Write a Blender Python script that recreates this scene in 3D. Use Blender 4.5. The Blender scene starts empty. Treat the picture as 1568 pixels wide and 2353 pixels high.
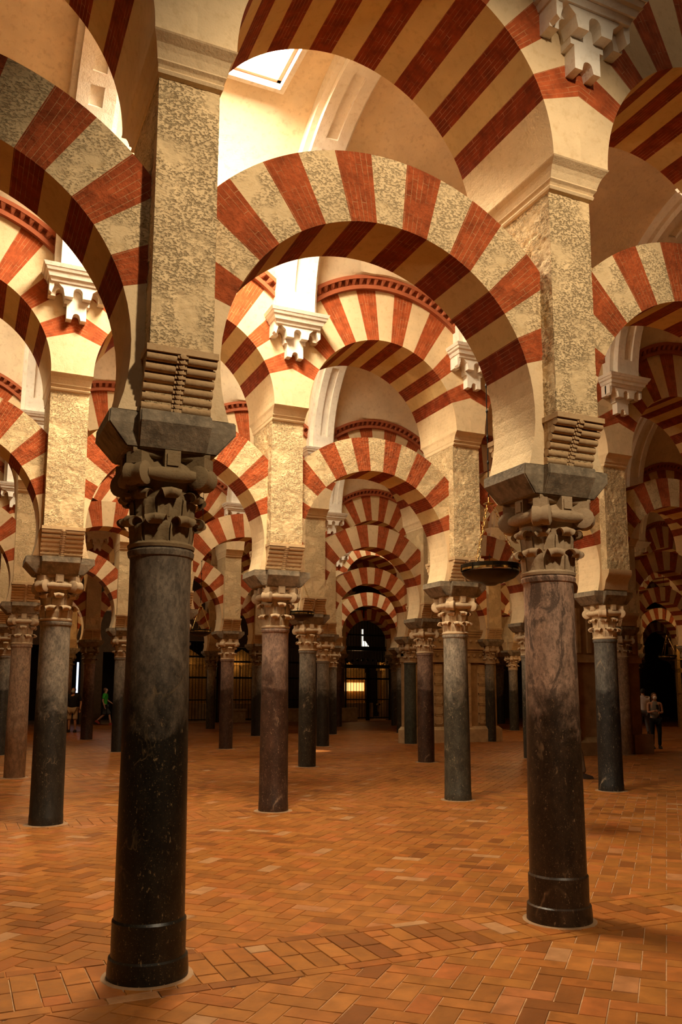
import bpy, bmesh, math, random
from mathutils import Vector, Matrix, noise
random.seed(7)
sc = bpy.context.scene
C = sc.collection
S, V = 3.0724, 6.3399            # bay width along an arcade, distance between arcades
PI = math.pi
sin, cos = math.sin, math.cos

# ------------------------------------------------------------------ view settings
sc.view_settings.view_transform = 'Standard'
sc.view_settings.look = 'None'
sc.view_settings.gamma = 1
sc.view_settings.exposure = 0.38
sc.view_settings.use_curve_mapping = False
sc.cycles.max_bounces = 4
sc.cycles.diffuse_bounces = 4
sc.cycles.glossy_bounces = 2
sc.cycles.transmission_bounces = 1
sc.cycles.caustics_reflective = False
sc.cycles.caustics_refractive = False
sc.cycles.use_denoising = True
sc.cycles.sample_clamp_indirect = 6
sc.cycles.use_adaptive_sampling = True
sc.cycles.adaptive_threshold = 0.1
sc.cycles.adaptive_min_samples = 16

# ------------------------------------------------------------------ node helpers
def newmat(name):
    m = bpy.data.materials.new(name); m.use_nodes = True
    nt = m.node_tree; nt.nodes.clear()
    out = nt.nodes.new('ShaderNodeOutputMaterial')
    b = nt.nodes.new('ShaderNodeBsdfPrincipled')
    nt.links.new(b.outputs[0], out.inputs[0])
    return m, nt, b
def N(nt, typ, inp=None, **kw):
    n = nt.nodes.new(typ)
    for k, v in kw.items(): setattr(n, k, v)
    for k, v in (inp or {}).items():
        s = n.inputs[k]
        if isinstance(v, bpy.types.NodeSocket): nt.links.new(v, s)
        else:
            if isinstance(v, tuple) and len(v) == 3 and s.type == 'RGBA': v = (*v, 1)
            s.default_value = v
    return n
def coord(nt, kind='Object', sc_=(1, 1, 1), rot=(0, 0, 0)):
    t = nt.nodes.new('ShaderNodeTexCoord')
    return N(nt, 'ShaderNodeMapping', {'Vector': t.outputs[kind], 'Scale': sc_, 'Rotation': rot}).outputs[0]
def noi(nt, vec, scale, detail=4, rough=.55, dist=0):
    return N(nt, 'ShaderNodeTexNoise', {'Vector': vec, 'Scale': scale, 'Detail': detail, 'Roughness': rough, 'Distortion': dist}).outputs['Fac']
def ramp(nt, fac, stops, interp='LINEAR'):
    r = nt.nodes.new('ShaderNodeValToRGB'); nt.links.new(fac, r.inputs[0]); cr = r.color_ramp; cr.interpolation = interp
    while len(cr.elements) < len(stops): cr.elements.new(.5)
    for e, (p, c) in zip(cr.elements, stops):
        e.position = p; e.color = (c, c, c, 1) if not isinstance(c, tuple) else (*c, 1)
    return r.outputs[0]
def mix(nt, fac, a, b, mode='MIX'):
    n = nt.nodes.new('ShaderNodeMix'); n.data_type = 'RGBA'; n.blend_type = mode
    for s, v in ((n.inputs[0], fac), (n.inputs[6], a), (n.inputs[7], b)):
        if isinstance(v, bpy.types.NodeSocket): nt.links.new(v, s)
        else: s.default_value = (*v, 1) if isinstance(v, tuple) else v
    return n.outputs[2]
def math_(nt, op, a, b=0.0, c=None):
    n = nt.nodes.new('ShaderNodeMath'); n.operation = op
    for s, v in zip(n.inputs, (a, b) if c is None else (a, b, c)):
        if isinstance(v, bpy.types.NodeSocket): nt.links.new(v, s)
        else: s.default_value = v
    return n.outputs[0]
def bump(nt, b, h, strength=.5, dist=.02, prev=None):
    inp = {'Height': h, 'Strength': strength, 'Distance': dist}
    if prev is not None: inp['Normal'] = prev
    n = N(nt, 'ShaderNodeBump', inp)
    nt.links.new(n.outputs[0], b.inputs['Normal']); return n.outputs[0]
def setb(nt, b, col=None, rough=.8, metal=0., spec=.3):
    if col is not None:
        if isinstance(col, bpy.types.NodeSocket): nt.links.new(col, b.inputs['Base Color'])
        else: b.inputs['Base Color'].default_value = (*col, 1)
    if isinstance(rough, bpy.types.NodeSocket): nt.links.new(rough, b.inputs['Roughness'])
    else: b.inputs['Roughness'].default_value = rough
    b.inputs['Metallic'].default_value = metal
    b.inputs['Specular IOR Level'].default_value = spec

def plain(name, col, rough=.6, metal=0., spec=.3, var=.15, scale=6, bmp=0):
    m, nt, b = newmat(name)
    n = noi(nt, coord(nt), scale)
    c = mix(nt, ramp(nt, n, [(.3, 0.), (.7, 1.)]), tuple(x * (1 - var) for x in col), tuple(min(1, x * (1 + var)) for x in col))
    setb(nt, b, c, rough, metal, spec)
    if bmp:
        n2 = noi(nt, coord(nt), scale * 3.5, 5, .65); bump(nt, b, n2, bmp, .02)
        nt.links.new(mix(nt, ramp(nt, n2, [(.5, 0.), (.68, .6)]), c, tuple(min(1, x * 1.9) for x in col)), b.inputs['Base Color'])
    return m

CREAM = (.74, .55, .32)
def plaster(name, col=CREAM, rough_amt=.0, chips=True):
    m, nt, b = newmat(name); v = coord(nt)
    n1 = noi(nt, v, 2.2, 5); n2 = noi(nt, v, 14, 5, .65)
    c = mix(nt, ramp(nt, n1, [(.3, 0.), (.7, 1.)]), tuple(x * .86 for x in col), tuple(min(1, x * 1.07) for x in col))
    c = mix(nt, ramp(nt, n2, [(.30, .55), (.48, 0.)]), c, tuple(x * a for x, a in zip(col, (.72, .66, .56))))
    setb(nt, b, c, .88, 0, .15)
    if rough_amt > 0:
        vs = coord(nt, 'Object', (1, 1, 1.7), (.3, .5, .2))
        a1 = noi(nt, vs, 46, 4, .62, .2)
        msk = ramp(nt, noi(nt, v, 4.1, 2), [(.36, .1), (.52, 1.)])
        pit = ramp(nt, a1, [(.33, 0.), (.50, 1.)])
        h = math_(nt, 'MULTIPLY', pit, msk)
        c = mix(nt, math_(nt, 'MULTIPLY', math_(nt, 'SUBTRACT', 1., pit), math_(nt, 'MULTIPLY', msk, .40)), c, tuple(x * y for x, y in zip(col, (.60, .50, .36))))
        setb(nt, b, c, .88, 0, .15)
        bump(nt, b, h, rough_amt * .85, .020)
    else:
        h = math_(nt, 'ADD', noi(nt, v, 60, 3), math_(nt, 'MULTIPLY', n2, 1.5))
        bump(nt, b, h, .35, .008)
    return m

RED = (.40, .085, .024)
def redbrick(name, rough_amt=.5, RED=RED):
    m, nt, b = newmat(name); v = coord(nt)
    uv = coord(nt, 'UV')
    br = N(nt, 'ShaderNodeTexBrick', {'Vector': uv, 'Scale': 1., 'Mortar Size': .0016, 'Brick Width': .29, 'Row Height': .047, 'Mortar Smooth': .3, 'Bias': 0., 'Color1': (1., 1., 1.), 'Color2': (.82, .8, .78), 'Mortar': (.8, .8, .8)})
    n1 = noi(nt, v, 9, 6, .65)
    c = mix(nt, ramp(nt, n1, [(.32, 0.), (.66, 1.)]), tuple(x * .62 for x in RED), tuple(x * 1.22 for x in RED))
    c = mix(nt, .55, c, br.outputs['Color'], 'MULTIPLY')
    worn = math_(nt, 'MULTIPLY', br.outputs['Fac'], ramp(nt, noi(nt, v, 5, 3), [(.40, .05), (.6, .8)]))
    c = mix(nt, worn, c, (.66, .42, .2))
    setb(nt, b, c, .85, 0, .15)
    h = math_(nt, 'ADD', math_(nt, 'MULTIPLY', ramp(nt, noi(nt, v, 24, 6, .62), [(.3, 0.), (.6, 1.)]), 1.), math_(nt, 'MULTIPLY', br.outputs['Fac'], -.25))
    bump(nt, b, h, rough_amt, .02)
    return m

def marble(name, up, low, zb, speck=(.5, .38, .22), blotch=0., vein=.5, rough=.42):
    """polished stone shaft, pale and dull above, worn dark and glossy below height zb"""
    m, nt, b = newmat(name); v = coord(nt)
    vs = coord(nt, 'Object', (1, 1, .55))
    z = N(nt, 'ShaderNodeSeparateXYZ', {'Vector': v}).outputs[2]
    big = noi(nt, v, 3.2, 6, .7, .6)
    zz = math_(nt, 'ADD', z, math_(nt, 'MULTIPLY', math_(nt, 'SUBTRACT', big, .5), 1.6))
    f = N(nt, 'ShaderNodeMapRange', {'Value': zz, 'From Min': zb - .30, 'From Max': zb + .30}).outputs[0]
    n2 = noi(nt, vs, 12, 9, .8, .3); n3 = noi(nt, vs, 42, 4, .65)
    cu = mix(nt, ramp(nt, n2, [(.3, 0.), (.68, 1.)]), tuple(x * .42 for x in up), tuple(x * 1.6 for x in up))
    if blotch:
        cu = mix(nt, ramp(nt, noi(nt, vs, 4.3, 7, .7, .9), [(.50, 0.), (.55, blotch)]), cu, tuple(x * .22 for x in up))
    cl = mix(nt, ramp(nt, n2, [(.42, 0.), (.7, 1.)]), low, tuple(x * 2.6 for x in low))
    cl = mix(nt, ramp(nt, n3, [(.62, 0.), (.72, .75)]), cl, speck)
    n4 = noi(nt, v, 120, 3, .6)
    cu = mix(nt, ramp(nt, n3, [(.40, .55), (.52, 0.)]), cu, tuple(x * .30 for x in up))
    cu = mix(nt, ramp(nt, n4, [(.60, 0.), (.70, .5)]), cu, tuple(min(1, x * 2.2) for x in up))
    cl = mix(nt, ramp(nt, n4, [(.64, 0.), (.70, .8)]), cl, speck)
    c = mix(nt, f, cl, cu)
    vo = N(nt, 'ShaderNodeTexVoronoi', {'Vector': mix(nt, .35, vs, noi(nt, vs, 5, 3)), 'Scale': 2.3}, feature='DISTANCE_TO_EDGE').outputs['Distance']
    vm = math_(nt, 'MULTIPLY', ramp(nt, vo, [(.0, vein), (.012, 0.)]), ramp(nt, noi(nt, v, 2.7, 3), [(.5, 0.), (.6, 1.)]))
    c = mix(nt, vm, c, speck)
    r = N(nt, 'ShaderNodeMapRange', {'Value': f, 'From Min': 0., 'From Max': 1., 'To Min': rough, 'To Max': .68}).outputs[0]
    setb(nt, b, c, r, 0, .35)
    bump(nt, b, n2, .12, .01)
    return m

M = dict(
    cream_rough=plaster('rough_cream_stone', (.72, .53, .29), .9),
    cream=plaster('cream_plaster'),
    pier0=plaster('chiselled_pier_stone', (.72, .53, .29), 1.),
    red_rough=redbrick('worn_red_brick', .6), red=redbrick('painted_red_brick', .15), red_s=redbrick('shade_red_soffit', .1, (.25, .040, .009)), cream_s=plaster('shade_cream_soffit', (.66, .45, .19)),  # soffit pair: red and cream darkened in colour to imitate underside shade
    white=plaster('white_stucco', (.88, .80, .67)),
    vault=plaster('vault_plaster', (.88, .71, .48)),
    terracotta=plain('terracotta', (.36, .095, .035), .8, var=.12),
    modillion=plaster('tan_carved_stone', (.50, .33, .17), .2),
    modillion_pale=plaster('pale_tan_carved_stone', (.56, .38, .20), .15),
    impost=plain('grey_impost_stone', (.20, .155, .10), .8, var=.45, scale=8, bmp=.35),
    cap_dark=plaster('dark_weathered_capital_stone', (.24, .165, .085), .25),
    cap_tan=plaster('tan_capital_stone', (.42, .30, .18), .25),
    cap_pale=plaster('pale_capital_stone', (.60, .44, .27), .2),
    mortar=plain('pale_mortar', (.26, .15, .075), .9, var=.3),
    iron=plain('black_iron', (.012, .010, .008), .45, .6),
    bronze=plain('dark_bronze', (.03, .022, .012), .3, .7),
    brass=plain('polished_brass', (.75, .52, .2), .22, 1.),
    ashlar=plain('brown_ashlar_stone', (.34, .215, .10), .85, var=.25, scale=4),
    ashlar_pale=plain('pale_carved_stone', (.46, .32, .17), .85, var=.2, scale=5),
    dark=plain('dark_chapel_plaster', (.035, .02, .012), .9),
    wood=plain('dark_red_wood', (.22, .06, .02), .5),
    gold=plain('gilded_wood', (.62, .36, .10), .38, .6, var=.4, scale=22),
    skin=plain('skin', (.45, .24, .15), .6), hair=plain('dark_hair', (.02, .013, .01), .7),
)

def emis(name, col, st):
    m = bpy.data.materials.new(name); m.use_nodes = True; nt = m.node_tree; nt.nodes.clear()
    out = nt.nodes.new('ShaderNodeOutputMaterial'); e = nt.nodes.new('ShaderNodeEmission'); e.inputs[0].default_value = (*col, 1); e.inputs[1].default_value = st
    nt.links.new(e.outputs[0], out.inputs[0]); return m
# ------------------------------------------------------------------ mesh helpers
class MB:
    def __init__(s): s.v = []; s.f = []; s.m = []; s.uv = []
    def add(s, vs, fs, mi=0, uvs=None):
        o = len(s.v); s.v += [tuple(x) for x in vs]
        for k, f in enumerate(fs):
            s.f.append([o + i for i in f]); s.m.append(mi if not isinstance(mi, list) else mi[k])
            s.uv.append(uvs[k] if uvs else None)
    def box(s, x0, x1, y0, y1, z0, z1, mi=0, T=None):
        vs = [Vector((x, y, z)) for z in (z0, z1) for y in (y0, y1) for x in (x0, x1)]
        if T: vs = [T @ v for v in vs]
        s.add(vs, [(0, 2, 3, 1), (4, 5, 7, 6), (0, 1, 5, 4), (2, 6, 7, 3), (0, 4, 6, 2), (1, 3, 7, 5)], mi)
    def frustum(s, a, b, mi=0):
        """a, b: (x0,x1,y0,y1,z) rectangles bottom and top"""
        vs = []
        for (x0, x1, y0, y1, z) in (a, b): vs += [(x0, y0, z), (x1, y0, z), (x1, y1, z), (x0, y1, z)]
        s.add(vs, [(3, 2, 1, 0), (4, 5, 6, 7), (0, 1, 5, 4), (1, 2, 6, 5), (2, 3, 7, 6), (3, 0, 4, 7)], mi)
    def prism(s, poly, y0, y1, mi=0, T=None):
        """poly in (x,z), extruded along y"""
        n = len(poly); vs = [Vector((x, y0, z)) for x, z in poly] + [Vector((x, y1, z)) for x, z in poly]
        if T: vs = [T @ v for v in vs]
        s.add(vs, [tuple(range(n)), tuple(range(2 * n - 1, n - 1, -1))] + [(i, i + n, (i + 1) % n + n, (i + 1) % n) for i in range(n)], mi)
    def lathe(s, prof, n=24, mi=0, T=None, cap=True):
        vs = []; k = len(prof)
        for r, z in prof:
            for j in range(n):
                a = 2 * PI * j / n; vs.append(Vector((r * cos(a), r * sin(a), z)))
        if T: vs = [T @ v for v in vs]
        fs = [(i * n + j, i * n + (j + 1) % n, (i + 1) * n + (j + 1) % n, (i + 1) * n + j) for i in range(k - 1) for j in range(n)]
        if cap: fs += [tuple(range(n - 1, -1, -1)), tuple(range((k - 1) * n, k * n))]
        s.add(vs, fs, mi)
    def tube(s, pts, r, n=8, mi=0, closed=False):
        pts = [Vector(p) for p in pts]; m = len(pts); vs = []
        for i, p in enumerate(pts):
            if closed: d = pts[(i + 1) % m] - pts[i - 1]
            else: d = pts[min(i + 1, m - 1)] - pts[max(i - 1, 0)]
            d.normalize(); u = d.orthogonal() if abs(d.z) > .9 else d.cross(Vector((0, 0, 1)))
            u.normalize(); w = d.cross(u); rr = r[i] if isinstance(r, (list, tuple)) else r
            for j in range(n):
                a = 2 * PI * j / n; vs.append(p + rr * (u * cos(a) + w * sin(a)))
        fs = [(i * n + j, i * n + (j + 1) % n, ((i + 1) % m) * n + (j + 1) % n, ((i + 1) % m) * n + j) for i in range(m if closed else m - 1) for j in range(n)]
        if not closed: fs += [tuple(range(n - 1, -1, -1)), tuple(range((m - 1) * n, m * n))]
        s.add(vs, fs, mi)
    def mesh(s, name, smooth=False, normals=True):
        me = bpy.data.meshes.new(name); me.from_pydata(s.v, [], s.f)
        me.polygons.foreach_set('material_index', s.m)
        if any(u for u in s.uv):
            l = me.uv_layers.new(name='UVMap'); k = 0
            for fi, f in enumerate(s.f):
                u = s.uv[fi]
                for j in range(len(f)):
                    if u: l.data[k].uv = u[j]
                    k += 1
        if normals:
            bm = bmesh.new(); bm.from_mesh(me); bmesh.ops.recalc_face_normals(bm, faces=bm.faces); bm.to_mesh(me); bm.free()
        if smooth:
            me.polygons.foreach_set('use_smooth', [True] * len(me.polygons))
            if smooth is not True:
                try: me.set_sharp_from_angle(angle=smooth)
                except Exception: pass
        me.update(); return me

def link(name, me, mats, parent=None, loc=(0, 0, 0), rot=(0, 0, 0)):
    o = bpy.data.objects.new(name, me); C.objects.link(o)
    if mats is not None:
        mats = mats if isinstance(mats, (list, tuple)) else [mats]
        if len(me.materials) == 0:
            for m in mats: me.materials.append(m)
        for k, m in enumerate(mats):
            if me.materials[k] != m:
                o.material_slots[k].link = 'OBJECT'; o.material_slots[k].material = m
    o.location = loc; o.rotation_euler = rot
    if parent: o.parent = parent
    return o
def tag(o, label=None, cat=None, group=None, kind=None):
    if label: o['label'] = label
    if cat: o['category'] = cat
    if group: o['group'] = group
    if kind: o['kind'] = kind
    return o
def thing(name, label, cat, loc=(0, 0, 0), rz=0, group=None):
    o = bpy.data.objects.new(name, None); C.objects.link(o); o.location = loc; o.rotation_euler = (0, 0, rz)
    o.empty_display_size = .2
    return tag(o, label, cat, group)

# ------------------------------------------------------------------ key heights
Z_SH, Z_CAP, Z_IMP, Z_PB, Z_COR, Z_UP = 2.588, 3.187, 3.41, 3.735, 5.60, 5.79
R_L, ZC_L, RE_L, T_L = 1.25, 3.81, 1.78, .275
R_U, ZC_U, T_U = 1.27, 5.79, .58
RC, ZCC = 1.87, 6.0                    # arc under the dentil cornice

def arch_mesh(name, R, zc, th, hs, outer, a0, nv, zleg, legz0=None):
    """striped arch; outer(theta)->radius outside; mats: cream rough, red rough, cream, red"""
    b = MB(); sub = 4
    st = (PI - 2 * a0) / nv
    rows = []                                                      # (inner, outer, theta, material) samples
    def seg(p0, q0, p1, q1, red, s0, s1, leg=False):
        # p inner, q outer (x,z) at start / end
        d0 = (Vector(q0) - Vector(p0)).length; d1 = (Vector(q1) - Vector(p1)).length
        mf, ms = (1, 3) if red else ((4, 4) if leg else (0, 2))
        for y, flip in ((-th, 0), (th, 1)):
            vs = [(p0[0], y, p0[1]), (q0[0], y, q0[1]), (q1[0], y, q1[1]), (p1[0], y, p1[1])]
            uv = [(0, s0), (d0, s0), (d1, s1), (0, s1)]
            b.add(vs, [(0, 1, 2, 3)] if flip else [(3, 2, 1, 0)], mf, [uv if flip else uv[::-1]])
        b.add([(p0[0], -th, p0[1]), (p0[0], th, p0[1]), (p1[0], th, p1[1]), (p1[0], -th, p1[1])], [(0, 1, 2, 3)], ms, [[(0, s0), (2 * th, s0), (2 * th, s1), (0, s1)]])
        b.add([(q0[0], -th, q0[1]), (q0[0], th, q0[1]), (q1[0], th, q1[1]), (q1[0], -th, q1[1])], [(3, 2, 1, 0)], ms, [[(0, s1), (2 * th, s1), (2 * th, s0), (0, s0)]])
    pt = lambda r, t: (r * cos(t), zc + r * sin(t))
    # legs: from zleg up to the lowest red voussoir
    ai = math.asin(max(-1, (zleg - zc) / R)); zo = zc + hs * math.tan(a0)
    for side in (1, -1):
        n = 7; prev = None
        for k in range(n + 1):
            t = ai + (a0 - ai) * k / n
            p = pt(R, t); q = (hs, zleg + (zo - zleg) * k / n)
            p = (side * p[0], p[1]); q = (side * q[0], q[1])
            if prev: seg(prev[0], prev[1], p, q, False, 0, .1, True)
            prev = (p, q)
    for i in range(nv):
        for k in range(sub):
            t0 = a0 + st * (i + k / sub); t1 = a0 + st * (i + (k + 1) / sub)
            o0, o1 = outer(t0), outer(t1)
            seg(pt(R, t0), pt(o0, t0), pt(R, t1), pt(o1, t1), i % 2 == 0, (k / sub) * st * 1.4 * R, ((k + 1) / sub) * st * 1.4 * R)
    # the foot of each leg
    for side in (1, -1):
        xi = math.sqrt(max(0, R * R - (zleg - zc) ** 2))
        b.add([(side * xi, -th, zleg), (side * hs, -th, zleg), (side * hs, th, zleg), (side * xi, th, zleg)], [(0, 1, 2, 3)], 2)
    me = b.mesh(name, normals=False)
    bm = bmesh.new(); bm.from_mesh(me); bmesh.ops.remove_doubles(bm, verts=bm.verts, dist=1e-4); bmesh.ops.recalc_face_normals(bm, faces=bm.faces); bm.to_mesh(me); bm.free()
    return me
def outer_low(hs):
    return lambda t: min(RE_L, hs / max(1e-6, abs(cos(t))))
def outer_up(t):
    # ray from (0,ZC_U) to the arc of centre (0,ZCC), clipped at the pier axis
    d = ZCC - ZC_U; bq = d * sin(t); r = bq + math.sqrt(bq * bq + RC * RC - d * d)
    return min(r, (S / 2) / max(1e-6, abs(cos(t))))

A0L, A0U = math.radians(18.3), math.radians(20.5)
ME = {}
for key, ph in (('0', .2), ('1', .245)):
    ME['low' + key] = arch_mesh('lower_arch', R_L, ZC_L, T_L, S / 2 - ph + .03, outer_low(S / 2 - ph + .03), A0L, 15, Z_IMP)
ME['up'] = arch_mesh('upper_arch', R_U, ZC_U, T_U, S / 2, outer_up, A0U, 15, Z_UP)
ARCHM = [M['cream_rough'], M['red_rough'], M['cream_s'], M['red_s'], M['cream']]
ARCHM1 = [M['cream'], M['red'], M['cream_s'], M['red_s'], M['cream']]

# ------------------------------------------------------------------ dentil cornice on the upper arch
def cornice_mesh():
    b = MB(); a0 = math.asin((7.02 - ZCC) / RC) + .02; n = 40
    def band(r0, r1, y0, y1, t0, t1, k):
        for i in range(k):
            ta = t0 + (t1 - t0) * i / k; tb = t0 + (t1 - t0) * (i + 1) / k
            P = lambda r, t, y: (r * cos(t), y, ZCC + r * sin(t))
            vs = [P(r0, ta, y0), P(r1, ta, y0), P(r1, tb, y0), P(r0, tb, y0), P(r0, ta, y1), P(r1, ta, y1), P(r1, tb, y1), P(r0, tb, y1)]
            b.add(vs, [(0, 1, 2, 3), (7, 6, 5, 4), (0, 4, 5, 1), (3, 2, 6, 7), (0, 3, 7, 4), (1, 5, 6, 2)])
    band(RC - .01, RC + .05, -.07, .06, a0, PI - a0, n)
    band(RC + .05, RC + .13, -.03, .06, a0, PI - a0, n)
    band(RC + .13, RC + .185, -.12, .06, a0, PI - a0, n)
    k = 30
    for i in range(k):
        t = a0 + (PI - 2 * a0) * (i + .5) / k; w = .017
        P = lambda r, tt, y: (r * cos(tt), y, ZCC + r * sin(tt))
        vs = [P(RC + .05, t - w, -.03), P(RC + .13, t - w, -.03), P(RC + .13, t + w, -.03), P(RC + .05, t + w, -.03), P(RC + .06, t, -.075), P(RC + .13, t - w, -.115), P(RC + .13, t + w, -.115)]
        b.add(vs, [(0, 1, 5, 4), (3, 4, 6, 2), (0, 4, 3), (1, 2, 6, 5), (4, 5, 6), (0, 3, 2, 1)])
    return b.mesh('dentil_cornice')
ME['dentil'] = cornice_mesh()

# ------------------------------------------------------------------ piers
def pier_mesh(hw, rough):
    b = MB(); d = .42; z0, z1 = Z_PB - .02, Z_COR
    def grid(P0, U, W, nu, nw, nrm):
        vs = []
        for j in range(nw + 1):
            for i in range(nu + 1):
                p = Vector(P0) + Vector(U) * (i / nu) + Vector(W) * (j / nw)
                if rough:
                    q = p * 9
                    h = noise.fractal(q * 1.6, 1.0, 2.2, 4) * .006 + noise.noise(p * 2.1) * .010
                    h += -.011 * max(0, noise.noise(Vector((p.x * 30, p.y * 30, p.z * 42))))
                    e = min(1, i / 2, (nu - i) / 2, (nw - j) / 3 + .1, j / 3 + .1)
                    p = p + Vector(nrm) * h * (.35 + .65 * e)
                vs.append(p)
        b.add(vs, [(j * (nu + 1) + i, j * (nu + 1) + i + 1, (j + 1) * (nu + 1) + i + 1, (j + 1) * (nu + 1) + i) for j in range(nw) for i in range(nu)])
    H = z1 - z0; q = (lambda L, s: max(2, int(L / s))) if rough else (lambda L, s: 1)
    s = .014
    grid((-hw, -d, z0), (2 * hw, 0, 0), (0, 0, H), q(2 * hw, s), q(H, s), (0, -1, 0))
    grid((hw, d, z0), (-2 * hw, 0, 0), (0, 0, H), q(2 * hw, s), q(H, s), (0, 1, 0))
    grid((-hw, d, z0), (0, -2 * d, 0), (0, 0, H), q(2 * d, s), q(H, s), (-1, 0, 0))
    grid((hw, -d, z0), (0, 2 * d, 0), (0, 0, H), q(2 * d, s), q(H, s), (1, 0, 0))
    b.box(-hw + .02, hw - .02, -d + .03, d - .03, z0, z1 - .01)
    # lower core between the arches, down to the impost, behind the roll corbels
    b.frustum((-hw, hw, -.30, .30, Z_IMP), (-hw, hw, -.41, .41, Z_PB - .02))
    me = b.mesh('pier_shaft', smooth=.9 if rough else False, normals=True)
    return me
for k, hw, r in (('0', .2, True), ('1', .245, False)): ME['pier' + k] = pier_mesh(hw, r)

def corbel_mesh(hw, rolls=True):
    """roll corbel (modillion) under the front of a pier: stack of rolls with a flat band in the middle; faces -y"""
    b = MB(); w = hw + .02
    ys, zs = -.30, Z_IMP + .005; ye, ze = -.455, Z_PB + .01
    def P(t):                                                     # concave profile
        return ys + (ye - ys) * (t ** 1.35), zs + (ze - zs) * t
    if rolls:
        n = 6
        b.frustum((-w + .01, w - .01, ys + .02, -.1, zs), (-w + .01, w - .01, ye + .045, -.1, ze))
        for i in range(n):
            y, z = P((i + .5) / n); r = (ze - zs) / n * .52
            for x0, x1 in ((-w, -.035), (.035, w)):
                pr = [(r * cos(a) * 1.0, r * sin(a)) for a in [PI * 2 * k / 12 for k in range(12)]]
                vs = [(x0, y + .012 + p, z + q) for p, q in pr] + [(x1, y + .012 + p, z + q) for p, q in pr]
                b.add(vs, [tuple(range(12)), tuple(range(23, 11, -1))] + [(k, (k + 1) % 12, (k + 1) % 12 + 12, k + 12) for k in range(12)])
        for i in range(n * 2):                                    # middle band with small beads
            y, z = P((i + .5) / (n * 2)); r = .016
            b.box(-.033, .033, y - .012, y + .06, z - .013, z + .013)
            b.lathe([(.0001, -.012), (.02, -.006), (.02, .006), (.0001, .012)], 6, T=Matrix.Translation((0, y - .014, z)) @ Matrix.Rotation(PI / 2, 4, 'X'))
        b.box(-w - .005, w + .005, ye - .012, -.1, ze - .005, ze + .035)
        b.box(-w, w, ys - .01, -.1, zs - .005, zs + .018)
    else:
        prof = [(-.30, zs), (-.33, zs + .02), (-.35, zs + .1), (-.37, zs + .17), (-.43, zs + .24), (-.46, zs + .3), (-.46, ze + .03), (-.1, ze + .03), (-.1, zs)]
        n = len(prof); vs = [(-w, y, z) for y, z in prof] + [(w, y, z) for y, z in prof]
        b.add(vs, [tuple(range(n)), tuple(range(2 * n - 1, n - 1, -1))] + [(i, i + n, (i + 1) % n + n, (i + 1) % n) for i in range(n)])
    return b.mesh('roll_corbel', smooth=.6)
for k, hw in (('0', .2), ('1', .245)): ME['cor' + k] = corbel_mesh(hw)
ME['corS'] = corbel_mesh(.235, False)

def capmould_mesh(hw):
    """moulded cornice between pier and upper arch: fillets, then a cove that swells outward"""
    b = MB()
    prof = [(0.0, Z_COR - .01), (.022, Z_COR), (.03, Z_COR + .018), (.022, Z_COR + .035), (.03, Z_COR + .05), (.045, Z_COR + .065), (.045, Z_COR + .075),
            (.05, Z_COR + .09), (.06, Z_COR + .12), (.075, Z_COR + .15), (.11, Z_COR + .185), (.115, Z_UP + .004)]
    tx = (S / 2 - R_U) + .004; ty = T_U + .012
    k = len(prof); vs = []
    for o, z in prof:
        f = o / .115
        x = hw + (tx - hw) * f + (.0 if f < .5 else 0); y = .42 + (ty - .42) * f
        vs += [(-x, -y, z), (x, -y, z), (x, y, z), (-x, y, z)]
    b.add(vs, [(3, 2, 1, 0), (4 * k - 4, 4 * k - 3, 4 * k - 2, 4 * k - 1)] + [(i * 4 + j, i * 4 + (j + 1) % 4, i * 4 + 4 + (j + 1) % 4, i * 4 + 4 + j) for i in range(k - 1) for j in range(4)])
    return b.mesh('cornice')
for k, hw in (('0', .2), ('1', .245)): ME['mould' + k] = capmould_mesh(hw)

# ------------------------------------------------------------------ columns
def impost_mesh():
    b = MB()
    b.frustum((-.285, .285, -.245, .245, Z_CAP), (-.405, .405, -.275, .275, Z_CAP + .14))
    b.frustum((-.405, .405, -.275, .275, Z_CAP + .14), (-.40, .40, -.28, .28, Z_IMP))
    b.frustum((-.215, .215, -.255, .255, Z_CAP - .001), (-.225, .225, -.345, .345, Z_CAP + .15))
    b.frustum((-.225, .225, -.345, .345, Z_CAP + .15), (-.225, .225, -.345, .345, Z_IMP + .001))
    me = b.mesh('impost_block')
    bm = bmesh.new(); bm.from_mesh(me); bmesh.ops.remove_doubles(bm, verts=bm.verts, dist=1e-4)
    bmesh.ops.bevel(bm, geom=[e for e in bm.edges if e.calc_face_angle(0) > .3], offset=.008, segments=2, affect='EDGES')
    bm.to_mesh(me); bm.free(); return me
ME['impost'] = impost_mesh()

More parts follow.
